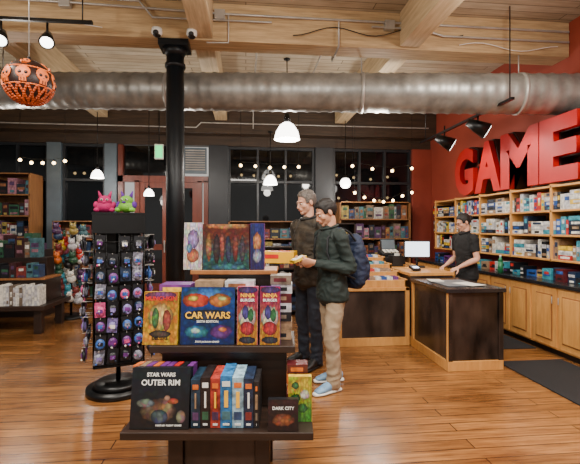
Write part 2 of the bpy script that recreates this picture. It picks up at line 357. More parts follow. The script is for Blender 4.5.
b=MB('soda_bottle'); b.cyl((3.55,5.55,.832),(3.55,5.55,.99),.035,.035,PAL[4]); b.cyl((3.55,5.55,.99),(3.55,5.55,1.05),.035,.013,PAL[4]); b.cyl((3.55,5.55,1.05),(3.55,5.55,1.08),.014,.014,PAL[3]); b.obj()
# ---------------------------------------------------------------- sales counter
b=MB('checkout_desk')
X0,X1,Y0,Y1,Z=2.04,2.64,4.07,5.02,.84
b.b2((X0+.02,Y0+.02,.1),(X1-.02,Y1,Z-.04),mPanel); b.b2((X0,Y0,0),(X1,Y1,.1),mCab); b.b2((X0-.02,Y0-.02,Z-.04),(X1+.02,Y1,Z),mTop)
for x in (X0,X1-.05):
    b.b2((x,Y0,.1),(x+.05,Y0+.05,Z-.04),mPanel)
b.b2((X0,Y1-.05,.1),(X0+.05,Y1,Z-.04),mCab); b.b2((X0-.005,Y0,.1),(X0+.04,Y0+.03,Z-.04),mCab)
b.obj(bevel=.004)
b=MB('desk_blotter'); b.box((2.33,4.5,.845),(.4,.5,.006),M('blotter',(120,125,130),.4)); b.box((2.42,4.35,.85),(.2,.28,.003),mPaper,Euler((0,0,.3))); b.box((2.2,4.7,.85),(.15,.21,.003),mPaper,Euler((0,0,-.2))); b.obj()
b=MB('card_counter')
b.b2((1.15,5.08,.09),(2.02,6.6,.70),mPanel); b.b2((1.12,5.05,0),(2.03,6.6,.1),mCab); b.b2((1.12,5.05,.1),(1.17,5.1,.72),mCab); b.b2((1.98,5.05,.1),(2.03,5.1,.72),mCab)
b.b2((1.12,5.05,.68),(2.03,6.6,.72),mCab)
for k in range(4):
    z=.72+k*.075; yk=5.08+k*.28
    b.b2((1.14,yk,z),(2.01,yk+.03,z+.09),mCab); b.b2((1.14,yk+.25,z),(2.01,yk+.28,z+.11),mCab)
    b.b2((1.14,yk,z-.03),(1.17,yk+.28,z+.1),mCab); b.b2((1.98,yk,z-.03),(2.01,yk+.28,z+.1),mCab); b.b2((1.14,yk,z-.04),(2.01,yk+.28,z),mCab)
    if k: b.b2((1.14,yk,.72),(2.01,6.6,z),mCab)
b.obj(bevel=.003)
b=MB('trading_card_packs')
for k in range(4):
    z=.725+k*.075; yk=5.13+k*.28
    x=1.19
    while x<1.93:
        m=random.choice(PLT+PDK); 
        for j in range(3): b.box((x+.03,yk+j*.06+.02,z+.065),(.062,.004,.11),m,Euler((-.25,0,0)))
        x+=.075
b.obj()
b=MB('register_counter')
b.b2((2.06,5.06,.1),(2.60,6.9,.86),mPanel); b.b2((2.05,5.06,0),(2.61,6.9,.1),mCab); b.b2((2.04,5.06,.86),(2.62,6.92,.9),mCab); b.obj(bevel=.004)
def monitor(x,y,z,rz,w=.36,h=.24):
    e=Euler((0,0,rz)); b=MB('computer_monitor')
    b.box((0,0,.011),(.2,.16,.02),mBlackP); b.cyl((0,.02,.02),(0,.02,.2),.018,.018,mBlackP,10); b.box((0,0,.14+h/2),(w,.03,h),mBlackP); b.box((0,-.017,.14+h/2),(w-.03,.006,h-.03),mScreen)
    b.obj(loc=(x,y,z),rot=e,bevel=.003)
monitor(2.42,5.75,.9,R(-15))
b=MB('cash_register'); b.box((2.25,6.4,.96),(.36,.38,.11),mBlackP); b.box((2.25,6.42,1.05),(.3,.26,.08),mBlackP,Euler((.25,0,0))); b.box((2.25,6.5,1.2),(.24,.03,.18),mBlackP,Euler((-.3,0,0))); b.box((2.25,6.478,1.2),(.21,.006,.15),mPil,Euler((-.3,0,0)))
for i in range(4):
    for j in range(3): b.box((2.16+i*.06,6.33+j*.05,1.088+j*.013),(.045,.035,.012),mPaper,Euler((.25,0,0)))
b.obj(bevel=.003)
b=MB('card_reader'); b.box((2.2,5.3,.935),(.1,.16,.03),mBlackP,Euler((.2,0,0))); b.box((2.2,5.27,.95),(.07,.06,.006),mScreen,Euler((.2,0,0))); b.obj()
b=MB('receipt_printer'); b.box((2.2,6.0,.98),(.16,.2,.15),mBlackP); b.box((2.2,5.95,1.06),(.08,.01,.06),mPaper); b.obj(bevel=.01)
b=MB('floor_mat'); b.b2((2.72,2.4,.001),(3.46,4.3,.014),mMat); b.obj(bevel=.004)
b=MB('floor_mat'); b.b2((2.72,4.75,.001),(3.5,7.6,.012),mMat); b.obj(bevel=.004)
# ---------------------------------------------------------------- background shelving
def bookcase(x0,x1,y0,y1,levels,htop,mats,name='bookcase',frame=mCabD,hh=(.18,.3)):
    e=empty(name)
    b=MB('frame'); b.b2((x0,y0,0),(x0+.03,y1,htop),frame); b.b2((x1-.03,y0,0),(x1,y1,htop),frame); b.b2((x0,y1-.02,0),(x1,y1,htop),frame)
    for z in levels: b.b2((x0,y0,z-.025),(x1,y1,z),frame)
    b.b2((x0,y0,htop-.02),(x1,y1,htop),frame)
    b.obj(e)
    b=MB('stock')
    for z in levels: fill(b,'x',x0+.04,x1-.04,y0+.03,z+.001,y1-y0-.07,hh,(.04,.2),mats)
    b.obj(e)
mCabE=wood('shelf_wood_back',(116,76,42),(154,106,62),(8,8,1.2),.5)  # duller brown for the back bookcases
bookcase(-5.15,-4.05,8.4,8.9,(.1,.5,.9,1.3,1.7,2.1),2.5,PMU,frame=mCabE,hh=(.18,.32))  # stands in for shelves reflected in the window glass
bookcase(-3.7,-2.9,8.5,8.9,(.1,.5,.9,1.25),1.6,PMU,frame=mCabE)
bookcase(-.35,1.4,8.45,8.9,(.1,.5,.9,1.25),1.6,PMU,frame=mCabE)
bookcase(1.9,3.4,8.4,8.9,(.1,.5,.9,1.25,1.65),2.0,PMU,frame=mCabE)  # built in place of the shop's reflection in the glass
bookcase(.1,1.0,6.9,7.3,(.1,.45,.8),1.15,PMU+PDK,frame=mDark)
bookcase(1.2,2.0,7.5,7.9,(.1,.45,.85,1.2),1.55,PMU+PDK,frame=mDark)
e=empty('book_display_table')
b=MB('table'); b.b2((-4.4,6.0,.34),(-2.72,6.9,.40),mDark)
for x in (-4.3,-2.9):
    for y in (6.1,6.75): b.b2((x,y,0),(x+.1,y+.1,.34),mDark)
b.b2((-4.3,6.35,.4),(-2.85,6.85,.72),mDark); b.b2((-4.3,6.3,.72),(-2.85,6.87,.75),mCabD); b.b2((-4.2,6.6,.75),(-2.95,6.85,1.02),mDark)
b.obj(e,bevel=.004)
b=MB('books'); fill(b,'x',-4.3,-2.8,6.05,.402,.22,(.24,.29),(.02,.05),[PAL[3],PAL[10],PAL[3],mPaper,PMU[9]])
fill(b,'x',-4.25,-2.9,6.33,.752,.2,(.12,.24),(.05,.14),PMU+[PAL[3],PAL[5],PAL[5]]); fill(b,'x',-4.15,-3.0,6.62,1.022,.15,(.15,.3),(.06,.16),PMU+[PAL[3],PAL[5],PAL[5]])
b.obj(e)
b=MB('counter_rack'); b.b2((-4.9,7.3,0),(-3.3,7.7,1.1),mDark); fill(b,'x',-4.85,-3.35,7.33,1.101,.3,(.1,.3),(.06,.15),PMU+[PAL[5]]); b.obj()
b=MB('plush_toy_rack'); px,py=-2.84,7.2
b.cyl((px,py,0),(px,py,.04),.25,.22,mBlack,24); b.cyl((px,py,0),(px,py,1.5),.02,.02,mBlack,8)
cols=[PAL[i] for i in (3,13,2,8,0,10,7,3)]+PMU[:9]
for k in range(60):
    a=random.uniform(0,6.3); z=random.uniform(.25,1.42); rr=random.uniform(.14,.24); c=V((px+rr*math.cos(a),py+rr*math.sin(a),z)); m=random.choice(cols)
    b.sph(c,(.07,.07,.065),m,u=10,v=8); b.sph(c+V((0,-.03,.08)),.05,m,u=10,v=8)
    for s in(-1,1): b.sph(c+V((s*.035,-.03,.125)),(.015,.01,.025),m,u=6,v=5); b.sph(c+V((s*.018,-.075,.09)),.007,PAL[5],u=6,v=5)
b.obj()
# ---------------------------------------------------------------- spinner rack
e=empty('spinner_rack',(-1.14,3.92,0),R(18))
b=MB('frame'); b.cyl((0,0,.0),(0,0,.05),.27,.27,mBlack,40); b.cyl((0,0,.05),(0,0,.1),.22,.18,mBlack,40); b.cyl((0,0,.1),(0,0,1.6),.02,.02,mBlack,12)
for s in range(4):
    q=Euler((0,0,s*math.pi/2))
    def T(v): return q.to_matrix()@V(v)
    for x in (-.2,.2): b.cyl(T((x,-.2,.28)),T((x,-.2,1.58)),.008,.008,mBlack,6)
    z=.3
    while z<1.45: b.cyl(T((-.2,-.2,z)),T((.2,-.2,z)),.004,.004,mBlack,5); z+=.13
    for x in (-.1,0,.1): b.cyl(T((x,-.2,.28)),T((x,-.2,1.58)),.003,.003,mBlack,5)
    b.box(T((0,-.205,1.5)),(.42,.012,.17),mBlack,q)
b.box((0,0,1.585),(.43,.43,.015),mBlack); b.box((0,0,.28),(.4,.4,.015),mBlack)
for s in range(2): b.box((0,0,.9),(.36,.01,1.2),mBlackP,Euler((0,0,s*math.pi/2)))
b.obj(e)
b=MB('dice_packs')
lav=M('pack_lavender',(120,108,165),.4,var=.5,scale=50); pnk=M('pack_pink',(190,70,120),.4,var=.5,scale=50); blu=M('pack_blue',(50,90,160),.4,var=.6,scale=50); gry=M('pack_grey',(120,120,134),.35,var=.7,scale=50)
pk=[PAL[6],blu,pnk,gry,lav,PAL[12],PAL[6],gry,blu,lav,PAL[5]]
for s in range(4):
    q=Euler((0,0,s*math.pi/2)); mt=q.to_matrix()
    for r in range(8):
        for c in range(4):
            if random.random()<.05: continue
            p=V((-.15+c*.1+random.uniform(-.01,.01),-.235-random.uniform(0,.05),1.33-r*.135+random.uniform(-.015,.015)))
            m=random.choice(pk) if r>1 else random.choice((PAL[5],PAL[5],gry))
            tw=Euler((0,random.uniform(-.12,.12),s*math.pi/2+random.uniform(-.3,.3)))
            b.box(mt@(p+V((0,0,.0))),(.082,.005,.122),random.choice((PAL[5],m)),tw)
            b.sph(mt@(p+V((0,-.006,-.012))),(.038,.018,.044),m,tw,10,8)
            b.box(mt@(p+V((0,-.022,-.008))),(.04,.006,.03),random.choice(pk+[mPaper,mPaper]),tw)
            for j in range(3): b.sph(mt@(p+V((random.uniform(-.025,.025),-.02,random.uniform(-.05,.0)))),.009,random.choice(pk+[mPaper]),None,6,5)
            b.cyl(mt@V((p.x,-.2,p.z+.06)),mt@V((p.x,-.29,p.z+.062)),.003,.003,mGal,5)
b.obj(e)
def plush(x,y,z,body,ears,sc,rz):
    b=MB('plush_toy')
    b.sph((0,0,.062),(.085,.08,.06),body); b.sph((0,-.01,.12),(.065,.06,.055),body)
    for s in (-1,1):
        b.cyl((s*.035,0,.15),(s*.06,0,.22),.022,.004,ears,10); b.sph((s*.07,-.04,.03),(.03,.04,.025),body); b.sph((s*.08,-.01,.08),(.025,.03,.035),ears)
        b.sph((s*.024,-.062,.13),.012,PAL[3]); b.sph((s*.024,-.072,.13),.007,PAL[5])
    b.sph((0,-.066,.105),(.02,.012,.012),ears); b.cyl((0,.06,.05),(0,.13,.1),.025,.008,ears,8)
    o=b.obj(loc=(x,y,z),rot=(0,0,rz)); o.scale=(sc,)*3
mPk=M('plush_magenta',(170,20,90),.9,bump=.5,scale=12); mGn=M('plush_green',(110,170,50),.9,bump=.5,scale=12); mPu=M('plush_purple',(90,40,140),.9,bump=.5,scale=12)
plush(-1.26,3.93,1.594,mPk,mPk,.9,.2); plush(-1.06,3.9,1.594,mGn,mPu,.9,-.2)
# hanging skull ball
b=MB('hanging_skull_ball'); bx,by,bz=-1.73,3.57,2.625; r=.178
mOr=M('ball_orange',(232,112,40),.45,var=.2,scale=20,emit=.08); mBk=M('ball_black',(34,13,7),.4,var=.4)  # faint glow put into the orange to brighten the ball
mBr=M('ball_rust',(185,78,28),.5,var=.35,scale=16)
b.sph((bx,by,bz),r,mBk,u=32,v=24)
def on(a,el,rr): return V((bx+rr*math.cos(a)*math.cos(el),by+rr*math.sin(a)*math.cos(el),bz+rr*math.sin(el)))
for k in range(8):
    a=k*2*math.pi/8-1.35
    for el,s in ((.12,1.3),(.85,.9)):
        if s<1 and k%2: continue
        c=on(a,el,r*.99); q=(c-V((bx,by,bz))).to_track_quat('Z','Y').to_euler()
        n=(c-V((bx,by,bz))).normalized(); up=V((0,0,1)); sd=n.cross(up).normalized(); u2=sd.cross(n)
        if u2.z<0: u2=-u2
        b.sph(c+u2*.008*s,(.040*s,.040*s,.010),mOr,q)
        Rm=Matrix((sd,u2,n)).transposed().to_euler()
        b.box(c-u2*.032*s,(.036*s,.034*s,.016),mOr,Rm)
        for t in (-1,1): b.sph(c+sd*t*.016*s+n*.006+u2*.002*s,(.0115*s,.0115*s,.008),mBk,Rm,8,6); b.box(c-u2*.04*s+sd*t*.008*s+n*.008,(.003*s,.02*s,.004),mBk,Rm)
        b.sph(c-u2*.017*s+n*.008,(.005*s,.007*s,.005),mBk,Rm,8,6)
for k in range(16):
    a0=k*2*math.pi/16
    for dr in (-1,1):
        pts=[on(a0+dr*t*.5,-.30-t*1.1,r*1.0) for t in [i/10 for i in range(11)]]
        for p,q in zip(pts,pts[1:]): b.cyl(p,q,.010,.010,mBr,5)
for el in (-.30,.50):
    for i in range(40): b.cyl(on(i*math.pi/20,el,r),on((i+1)*math.pi/20,el,r),.006,.006,mOr,5)
b.cyl((bx,by,bz+r),(bx,by,bz+r+.03),.02,.01,mBlack,10); b.cyl((bx,by,bz+r),(bx,by,ZC),.004,.004,mGal,6)
b.obj()
# ---------------------------------------------------------------- tiered display in the foreground
SR=R(-6); SM=Matrix.Translation((-.147,2.43,0))@Matrix.Rotation(SR,4,'Z')
def SW(x,y,z): return SM@V((x,y,z))
e=empty('tiered_display_stand',(-.147,2.43,0),SR)
b=MB('shelves')
b.b2((-.47,-.26,.375),(.52,.36,.415),mDark)
b.b2((-.40,-.02,.75),(.43,.34,.79),mDark)
b.b2((-.22,.21,1.17),(.32,.50,1.197),mCabD)
for x in (-.26,.21):
    b.b2((x,-.13,0),(x+.08,-.05,.375),mDark); b.b2((x,.22,0),(x+.08,.30,.375),mDark)
b.b2((-.18,-.1,.05),(.21,.26,.37),mPanel)
b.b2((-.35,.06,.415),(.38,.32,.75),mDark)
b.b2((-.18,.26,.79),(.28,.46,1.17),mDark); b.b2((-.3,.30,.3),(.34,.46,.79),mDark)
b.obj(e,bevel=.004)
def gbox(lx,ly,z,w,h,d,tilt,am,sm,texts=(),name='board_game_box',rz=0):
    b=MB(name); b.b2((-w/2,0,0),(w/2,d,h),sm); b.b2((-w/2+.0005,-.0015,.0005),(w/2-.0005,0,h-.0005),am)
    b.b2((-w/2-.0012,.0,-.0),(w/2+.0012,d*.8,h+.001),sm)
    o=b.obj(loc=SW(lx,ly,z),rot=Euler((-R(tilt),0,SR+rz)))
    for t,s,x,zz,m in texts: text('title',t,s,m,o,(x,-.003,zz),(R(90),0,0),ext=.0008,offset=s*.02)
    return o
mY=M('ink_yellow',(240,180,40),.4); mW=M('ink_white',(225,225,220),.4); mR=M('ink_red',(200,30,24),.4); mK=M('ink_black',(14,10,12),.4)
A1=art('art_space',(26,20,20),(20,26,36),[(.48,.30,.30,.20,(96,70,52)),(.62,.36,.10,.17,(150,112,84)),(.25,.42,.16,.07,(120,120,116)),(.72,.45,.10,.05,(190,80,40)),(.5,.2,.14,.12,(60,74,96)),(.86,.2,.08,.1,(150,130,110)),(.62,.5,.05,.05,(200,150,110))],.3,6,cell=11,dim=.8)
gbox(-.28,-.225,.417,.305,.305,.07,10,A1,PAL[5],[('STAR WARS',.028,0,.262,mW),('OUTER RIM',.040,0,.218,mW),('FANTASY FLIGHT GAMES',.012,.05,.015,mW)])
A2=art('art_cars',(10,36,96),(16,60,130),[(.5,.88,.46,.10,(24,90,150)),(.27,.77,.24,.12,(200,60,20)),(.22,.80,.10,.05,(240,170,60)),(.72,.77,.2,.12,(190,110,30)),(.76,.80,.08,.04,(250,220,120)),(.75,.22,.2,.12,(90,24,110)),(.3,.22,.22,.11,(24,110,150)),(.28,.24,.08,.05,(180,210,220)),(.5,.5,.46,.10,(12,20,46)),(.78,.26,.08,.04,(220,120,60))],.32,7,cell=12,dim=.9)
gbox(-.075,.005,.792,.31,.325,.09,7,A2,PAL[5],[('CAR WARS',.052,0,.148,mY),('SIXTH EDITION',.018,0,.124,mW),('STEVE JACKSON GAMES',.013,0,.012,mW)])
A3=art('art_yellow',(210,150,30),(190,120,30),[(.5,.52,.36,.26,(200,170,90)),(.35,.5,.10,.2,(60,110,50)),(.68,.46,.12,.2,(150,60,40)),(.5,.93,.45,.08,(100,40,90)),(.5,.2,.3,.07,(60,40,30))],.3,8,cell=12,dim=.9)
gbox(-.345,.0,.792,.195,.30,.08,7,A3,PAL[2],[('MUNCHKIN',.034,0,.25,mR),('DELUXE',.025,0,.03,mK)])
A4=art('art_pink',(190,130,30),(170,30,80),[(.5,.46,.42,.2,(210,200,180)),(.5,.28,.34,.12,(180,30,40)),(.4,.55,.16,.12,(60,50,120)),(.66,.5,.14,.12,(40,110,60)),(.5,.94,.48,.06,(60,30,100)),(.5,.08,.4,.06,(30,30,40))],.35,9,cell=14,dim=.85)
gbox(.155,.0,.792,.115,.33,.09,6,A4,PAL[13],[('NINJA',.03,0,.27,mY),('BURGER',.022,0,.245,mW)])
gbox(.285,.0,.792,.115,.33,.09,6,A4,PAL[6],[('NINJA',.03,0,.27,mY),('BURGER',.022,0,.245,mW)])
A5=art('art_battle',(40,84,88),(96,40,28),[(.3,.45,.07,.32,(40,20,24)),(.42,.5,.05,.34,(130,60,40)),(.55,.45,.06,.3,(36,44,70)),(.70,.5,.06,.32,(110,40,30)),(.85,.46,.06,.3,(60,50,60)),(.13,.5,.06,.3,(140,90,56)),(.5,.97,.5,.08,(170,110,60)),(.5,.06,.5,.08,(30,90,96))],.45,9,cell=15,dim=.95)
gbox(.0,.225,1.199,.29,.285,.12,0,A5,PAL[11])
A6=art('art_white',(205,195,185),(200,190,200),[(.5,.65,.32,.2,(130,110,160)),(.5,.3,.32,.15,(170,90,60)),(.3,.45,.15,.1,(80,110,150))],.3,7,cell=12,dim=.95)
gbox(-.21,.23,1.199,.115,.295,.03,6,A6,PAL[3])
A7=art('art_purple',(50,44,100),(44,50,120),[(.5,.6,.3,.2,(200,130,80)),(.5,.3,.3,.15,(160,160,190))],.4,7,cell=12)
gbox(.195,.23,1.199,.085,.29,.09,0,A7,PAL[6])
A8=art('art_hex',(80,140,50),(200,180,50),[(.3,.5,.2,.12,(30,90,40)),(.7,.6,.2,.1,(220,220,180)),(.6,.3,.2,.1,(40,100,50)),(.3,.8,.15,.08,(50,100,50))],.5,12,cell=10,dim=.9)
gbox(.455,-.14,.417,.125,.235,.06,6,A8,PAL[2])
A9=art('art_grim',(40,20,18),(60,34,30),[(.5,.35,.36,.2,(140,70,40))],.3,6)
gbox(.365,-.245,.417,.155,.155,.05,8,A9,PAL[5],[('DARK CITY',.022,0,.105,mW)])
b=MB('game_book_row'); 
sp=[(.050,(24,44,60),.25),(.052,(30,22,22),.262),(.052,(150,50,40),.258),(.062,(40,100,150),.27),(.060,(130,160,175),.262),(.052,(28,40,62),.255),(.03,(30,28,30),.24)]
x=-.118
for i,(w,c,h) in enumerate(sp):
    m=M('spine_%d'%i,c,.4,var=.6,scale=30); z0=.417
    b.b2((x+.001,-.21,z0),(x+w-.001,.0,z0+h),m); ly=random.choice((mY,mW,PAL[7],mW))
    b.b2((x+.010,-.2115,z0+h*.80),(x+w-.010,-.21,z0+h*.9),ly if i%2 else PAL[7])
    b.b2((x+.021,-.2118,z0+h*.40),(x+w-.021,-.21,z0+h*.72),random.choice((PAL[9],mW,mY)))
    b.b2((x+.010,-.2116,z0+h*.16),(x+w-.010,-.21,z0+h*.32),PMU[random.randrange(12)])
    b.b2((x+.014,-.2115,z0+h*.05),(x+w-.014,-.21,z0+h*.09),mW)
    x+=w
b.obj(loc=(-.147,2.43,0),rot=(0,0,SR))
b=MB('board_game_stack')
def st(x0,x1,y0,y1,z,n,h,ms):
    for k in range(n):
        j=random.uniform(-.006,.006); b.b2((x0+j,y0+j,z+k*h+.0005),(x1+j,y1+j,z+(k+1)*h-.001),random.choice(ms)); 
        b.b2((x0+j+.02,y0+j-.001,z+k*h+h*.3),(x0+j+.02+(x1-x0)*.6,y0+j,z+k*h+h*.7),random.choice(ms))
st(.385,.50,-.04,.05,.417,5,.055,[PAL[9],PAL[11],PAL[3],PAL[7]])
st(-.385,-.2,.10,.25,.792,6,.055,[PAL[4],PAL[2],PAL[6],PAL[3]])
st(.285,.41,.11,.25,.792,7,.055,[PAL[9],PMU[9],PAL[10],PAL[5],PAL[11]])
st(-.17,.0,.12,.25,.792,7,.05,[PAL[3],PMU[3],PAL[1],PAL[9]])
st(.015,.19,.12,.25,.792,7,.05,[PAL[10],PMU[7],PMU[3],PAL[5]])
b.obj(loc=(-.147,2.43,0),rot=(0,0,SR))
b=MB('paperback_pile')
for i in range(9): b.box((-.44+i*.037,-.07,.417+.145),(.03,.12,.285),random.choice(PDK+[PAL[7],PAL[3]]),Euler((-.12,0,0)))
b.obj(loc=(-.147,2.43,0),rot=(0,0,SR))
# ---------------------------------------------------------------- people
def cr(p0,p1,p2,p3,t):
    return .5*((2*p1)+(p2-p0)*t+(2*p0-5*p1+4*p2-p3)*t*t+(-p0+3*p1-3*p2+p3)*t**3)
def loft(bm,pts,rad,ref=(1,0,0),n=16,k=4):
    P=[V(p) for p in pts]; Rr=[V(r) if hasattr(r,'__len__') else V((r,r)) for r in rad]
    Rr=[V((r[0],r[1],0)) for r in Rr]
    Q=[];S=[]
    for i in range(len(P)-1):
        a=P[max(i-1,0)];d=P[min(i+2,len(P)-1)]; ra=Rr[max(i-1,0)]; rd=Rr[min(i+2,len(P)-1)]
        for j in range(k): Q.append(cr(a,P[i],P[i+1],d,j/k)); S.append(cr(ra,Rr[i],Rr[i+1],rd,j/k))
    Q.append(P[-1]);S.append(Rr[-1])
    t0=(Q[0]-Q[1]).normalized(); t1=(Q[-1]-Q[-2]).normalized()
    Q=[Q[0]+t0*S[0].x*.35]+Q+[Q[-1]+t1*S[-1].x*.35]; S=[S[0]*.6]+S+[S[-1]*.6]
    rings=[]; ref=V(ref)
    for i,c in enumerate(Q):
        T=(Q[min(i+1,len(Q)-1)]-Q[max(i-1,0)]).normalized()
        s=(ref-T*ref.dot(T)); 
        if s.length<.05: s=V((0,1,0))-T*T.y
        s.normalize(); bb=T.cross(s)
        rings.append([bm.verts.new(c+s*S[i].x*math.cos(2*math.pi*a/n)+bb*S[i].y*math.sin(2*math.pi*a/n)) for a in range(n)])
    fs=[]
    for a,b_ in zip(rings,rings[1:]):
        for i in range(n): fs.append(bm.faces.new((a[i],a[(i+1)%n],b_[(i+1)%n],b_[i])))
    fs.append(bm.faces.new(rings[0][::-1])); fs.append(bm.faces.new(rings[-1]))
    bmesh.ops.recalc_face_normals(bm,faces=fs)
def ell(bm,c,r,rot=None):
    vs=bmesh.ops.create_uvsphere(bm,u_segments=20,v_segments=14,radius=1)['verts']
    mt=Matrix.Translation(c)@(rot.to_matrix().to_4x4() if rot else Matrix())@Matrix.Diagonal((*r,1))
    for v in vs: v.co=mt@v.co
def rem(bm,name,vox,it,m,parent,fold=0,fs=9,clampz=False,mtx=None,zs=1.8):
    me=bpy.data.meshes.new('t'); bm.to_mesh(me); bm.free(); o=bpy.data.objects.new('t',me); C.objects.link(o)
    r=o.modifiers.new('r','REMESH'); r.mode='VOXEL'; r.voxel_size=vox
    s=o.modifiers.new('s','SMOOTH'); s.factor=.5; s.iterations=it
    dg=bpy.context.evaluated_depsgraph_get(); m2=bpy.data.meshes.new_from_object(o.evaluated_get(dg)); bpy.data.objects.remove(o)
    m2.materials.clear(); m2.materials.append(m)
    nm=[v.normal.copy() for v in m2.vertices]
    for v,nn in zip(m2.vertices,nm):
        if fold:
            p=v.co; q=V((p.x*fs,p.y*fs,p.z*fs*zs)); w=noise.noise(V((p.x*3,p.y*3,p.z*3)))*1.6
            f=noise.noise(q+V((w,w,w)))
            f2=-abs(noise.noise(V((p.x*fs*1.3+p.z*5,p.y*fs*1.3,p.z*fs*2.0))+V((3+w,9,2-w))))
            v.co=v.co+nn*fold*(f*.45+f2*1.7+.3)
        if clampz and v.co.z<0: v.co.z=0
    for p in m2.polygons: p.use_smooth=True
    if mtx: m2.transform(mtx)
    o=bpy.data.objects.new(name,m2); C.objects.link(o); o.parent=parent; return o
def hand(bm,w,d,n,side,curl=.5,thumb=.5):
    d=V(d).normalized(); n=V(n); n=(n-d*n.dot(d)).normalized(); s=d.cross(n)*side; w=V(w)
    loft(bm,[w-d*.02,w+d*.02,w+d*.06,w+d*.088],[(.026,.02),(.033,.018),(.04,.016),(.038,.012)],ref=s,n=14,k=3)
    for i,(o,L) in enumerate(((.031,.068),(.0105,.078),(-.0105,.073),(-.031,.056))):
        p=w+d*(.082-abs(o-.01)*.2)+s*o; a=.15; pts=[p-d*.02,p]; 
        for f in (.45,.32,.23):
            a+=curl*(1+.08*i); p=p+(d*math.cos(a)+n*math.sin(a)+s*o*.6)*L*f; pts.append(p)
        loft(bm,pts,[.0095,.0095,.009,.008,.0068],ref=s,n=10,k=3)
    p=w+d*.025+s*.028; pts=[w+d*.01+s*.012,p]
    for f,k in ((.038,0),(.03,1),(.022,2)):
        dr=(d*(.55+.2*k)+s*(.65-.3*k*thumb*1.5)+n*(.35+.25*k*thumb)).normalized(); p=p+dr*f; pts.append(p)
    loft(bm,pts,[.015,.0145,.012,.0105,.0085],ref=n,n=10,k=3)
def person(name,loc,phi,k,arms,feet,top,pants,shoe,sole,skin,hair,headc,hrot,lean=0,short=False,style='short',belly=0,handp=None,collar=None,glasses=False):
    e=empty(name,loc,phi,k)
    yl=lambda z:-lean*max(0,(z-.9))/.5
    bm=bmesh.new()
    zs=[.81,.86,.96,1.1,1.22,1.32,1.39,1.43,1.465]; rr=[(.182,.138),(.186,.14),(.174,.128+belly),(.164,.118+belly),(.178,.124),(.186,.118),(.174,.104),(.122,.085),(.072,.07)]
    loft(bm,[(0,yl(z)+(.0 if z<1.3 else .01),z) for z in zs],rr,n=28)
    skbm=bmesh.new()
    for sx,(el,wr) in zip((1,-1),arms):
        sh=V((sx*.176,yl(1.385)+.005,1.385)); el=V(el); wr=V(wr); mid=(sh+el)/2; fm=(el+wr)/2
        if short:
            loft(bm,[V((sx*.1,yl(1.4),1.385)),sh,sh.lerp(el,.35),sh.lerp(el,.62)],[.062,.068,.062,.06])
            loft(skbm,[sh.lerp(el,.45),sh.lerp(el,.75),el,el.lerp(wr,.3),el.lerp(wr,.7),wr],[.044,.043,.039,.042,.033,(.03,.024)])
        else:
            loft(bm,[V((sx*.1,yl(1.4),1.385)),sh,mid,el,fm,wr],[.062,.068,.058,.053,.049,.039])
    rem(bm,'shirt',.007,4,top,e,fold=.010 if not short else .006)
    cb=bmesh.new(); pts=[V((.062*math.cos(a),yl(1.47)+.002+.064*math.sin(a),1.468+.02*math.sin(a))) for a in [i*2*math.pi/16 for i in range(17)]]
    loft(cb,pts,[(.012,.028)]*17,ref=(0,0,1),n=8,k=1); rem(cb,'collar',.005,2,collar or top,e)
    bm=bmesh.new(); loft(bm,[(0,0,z) for z in (.98,.92,.86,.8)],[(.13,.09),(.138,.098),(.145,.104),(.125,.1)],n=24)
    for sx,(an,ang,kn) in zip((1,-1),feet):
        a=V((an[0],an[1],.075)); h=V((sx*.078,0,.84)); kk=V(kn)
        loft(bm,[h+V((0,0,.03)),h,(h*.6+kk*.4),kk,kk.lerp(a,.4)+V((0,.012,0)),kk.lerp(a,.85),a-V((0,0,.03))],[.078,.088,.082,.069,.065,.062,.064],n=18)
    rem(bm,'trousers',.008,3,pants,e,fold=.010,fs=7,zs=1.6)
    for i,(an,ang,kn) in enumerate(feet):
        mt=Matrix.Translation((an[0],an[1],0))@Matrix.Rotation(ang,4,'Z')
        bm=bmesh.new(); loft(bm,[(0,.055,.055),(0,.0,.068),(0,-.06,.06),(0,-.13,.045),(0,-.185,.034)],[(.034,.04),(.038,.048),(.043,.042),(.047,.03),(.036,.022)],n=16); loft(bm,[(0,.01,.06),(0,.015,.115)],[(.038,.045),(.036,.042)],ref=(1,0,0))
        rem(bm,'shoe_%d'%i,.006,2,shoe,e,clampz=True,mtx=mt)
        bm=bmesh.new(); loft(bm,[(0,.07,.016),(0,.0,.016),(0,-.07,.016),(0,-.14,.016),(0,-.205,.018)],[(.034,.018),(.041,.018),(.044,.018),(.05,.018),(.034,.018)],n=16)
        rem(bm,'sole_%d'%i,.006,1,sole,e,clampz=True,mtx=mt)
        b=MB('laces_%d'%i)
        for j in range(4): b.cyl(mt@V((-.024,-.04-j*.022,.096-j*.009)),mt@V((.024,-.05-j*.022,.096-j*.009)),.004,.004,sole,6)
        b.obj(e)
    H=Matrix.Translation(headc)@Euler(hrot).to_matrix().to_4x4()
    nb=V((0,yl(1.45)+.005,1.44))
    bm=skbm
    f=lambda c:H@V(c)
    hr=Euler(hrot)
    loft(bm,[nb-V((0,0,.05)),nb,f((0,.012,-.09)),f((0,.008,-.03))],[.056,.053,.048,.048])
    for c,r in (((0,.018,.028),(.073,.092,.085)),((0,-.022,-.03),(.060,.066,.078)),((0,-.045,-.078),(.040,.036,.03)),((0,-.07,-.092),(.022,.018,.018)),((0,-.072,.022),(.05,.016,.012)),((0,-.084,-.056),(.026,.013,.02)),((.040,-.055,-.025),(.022,.024,.026)),((-.040,-.055,-.025),(.022,.024,.026))): ell(bm,f(c),r,hr)
    loft(bm,[f((0,-.08,.014)),f((0,-.094,-.01)),f((0,-.106,-.032)),f((0,-.092,-.038))],[(.009,.008),(.010,.010),(.014,.010),(.012,.008)])
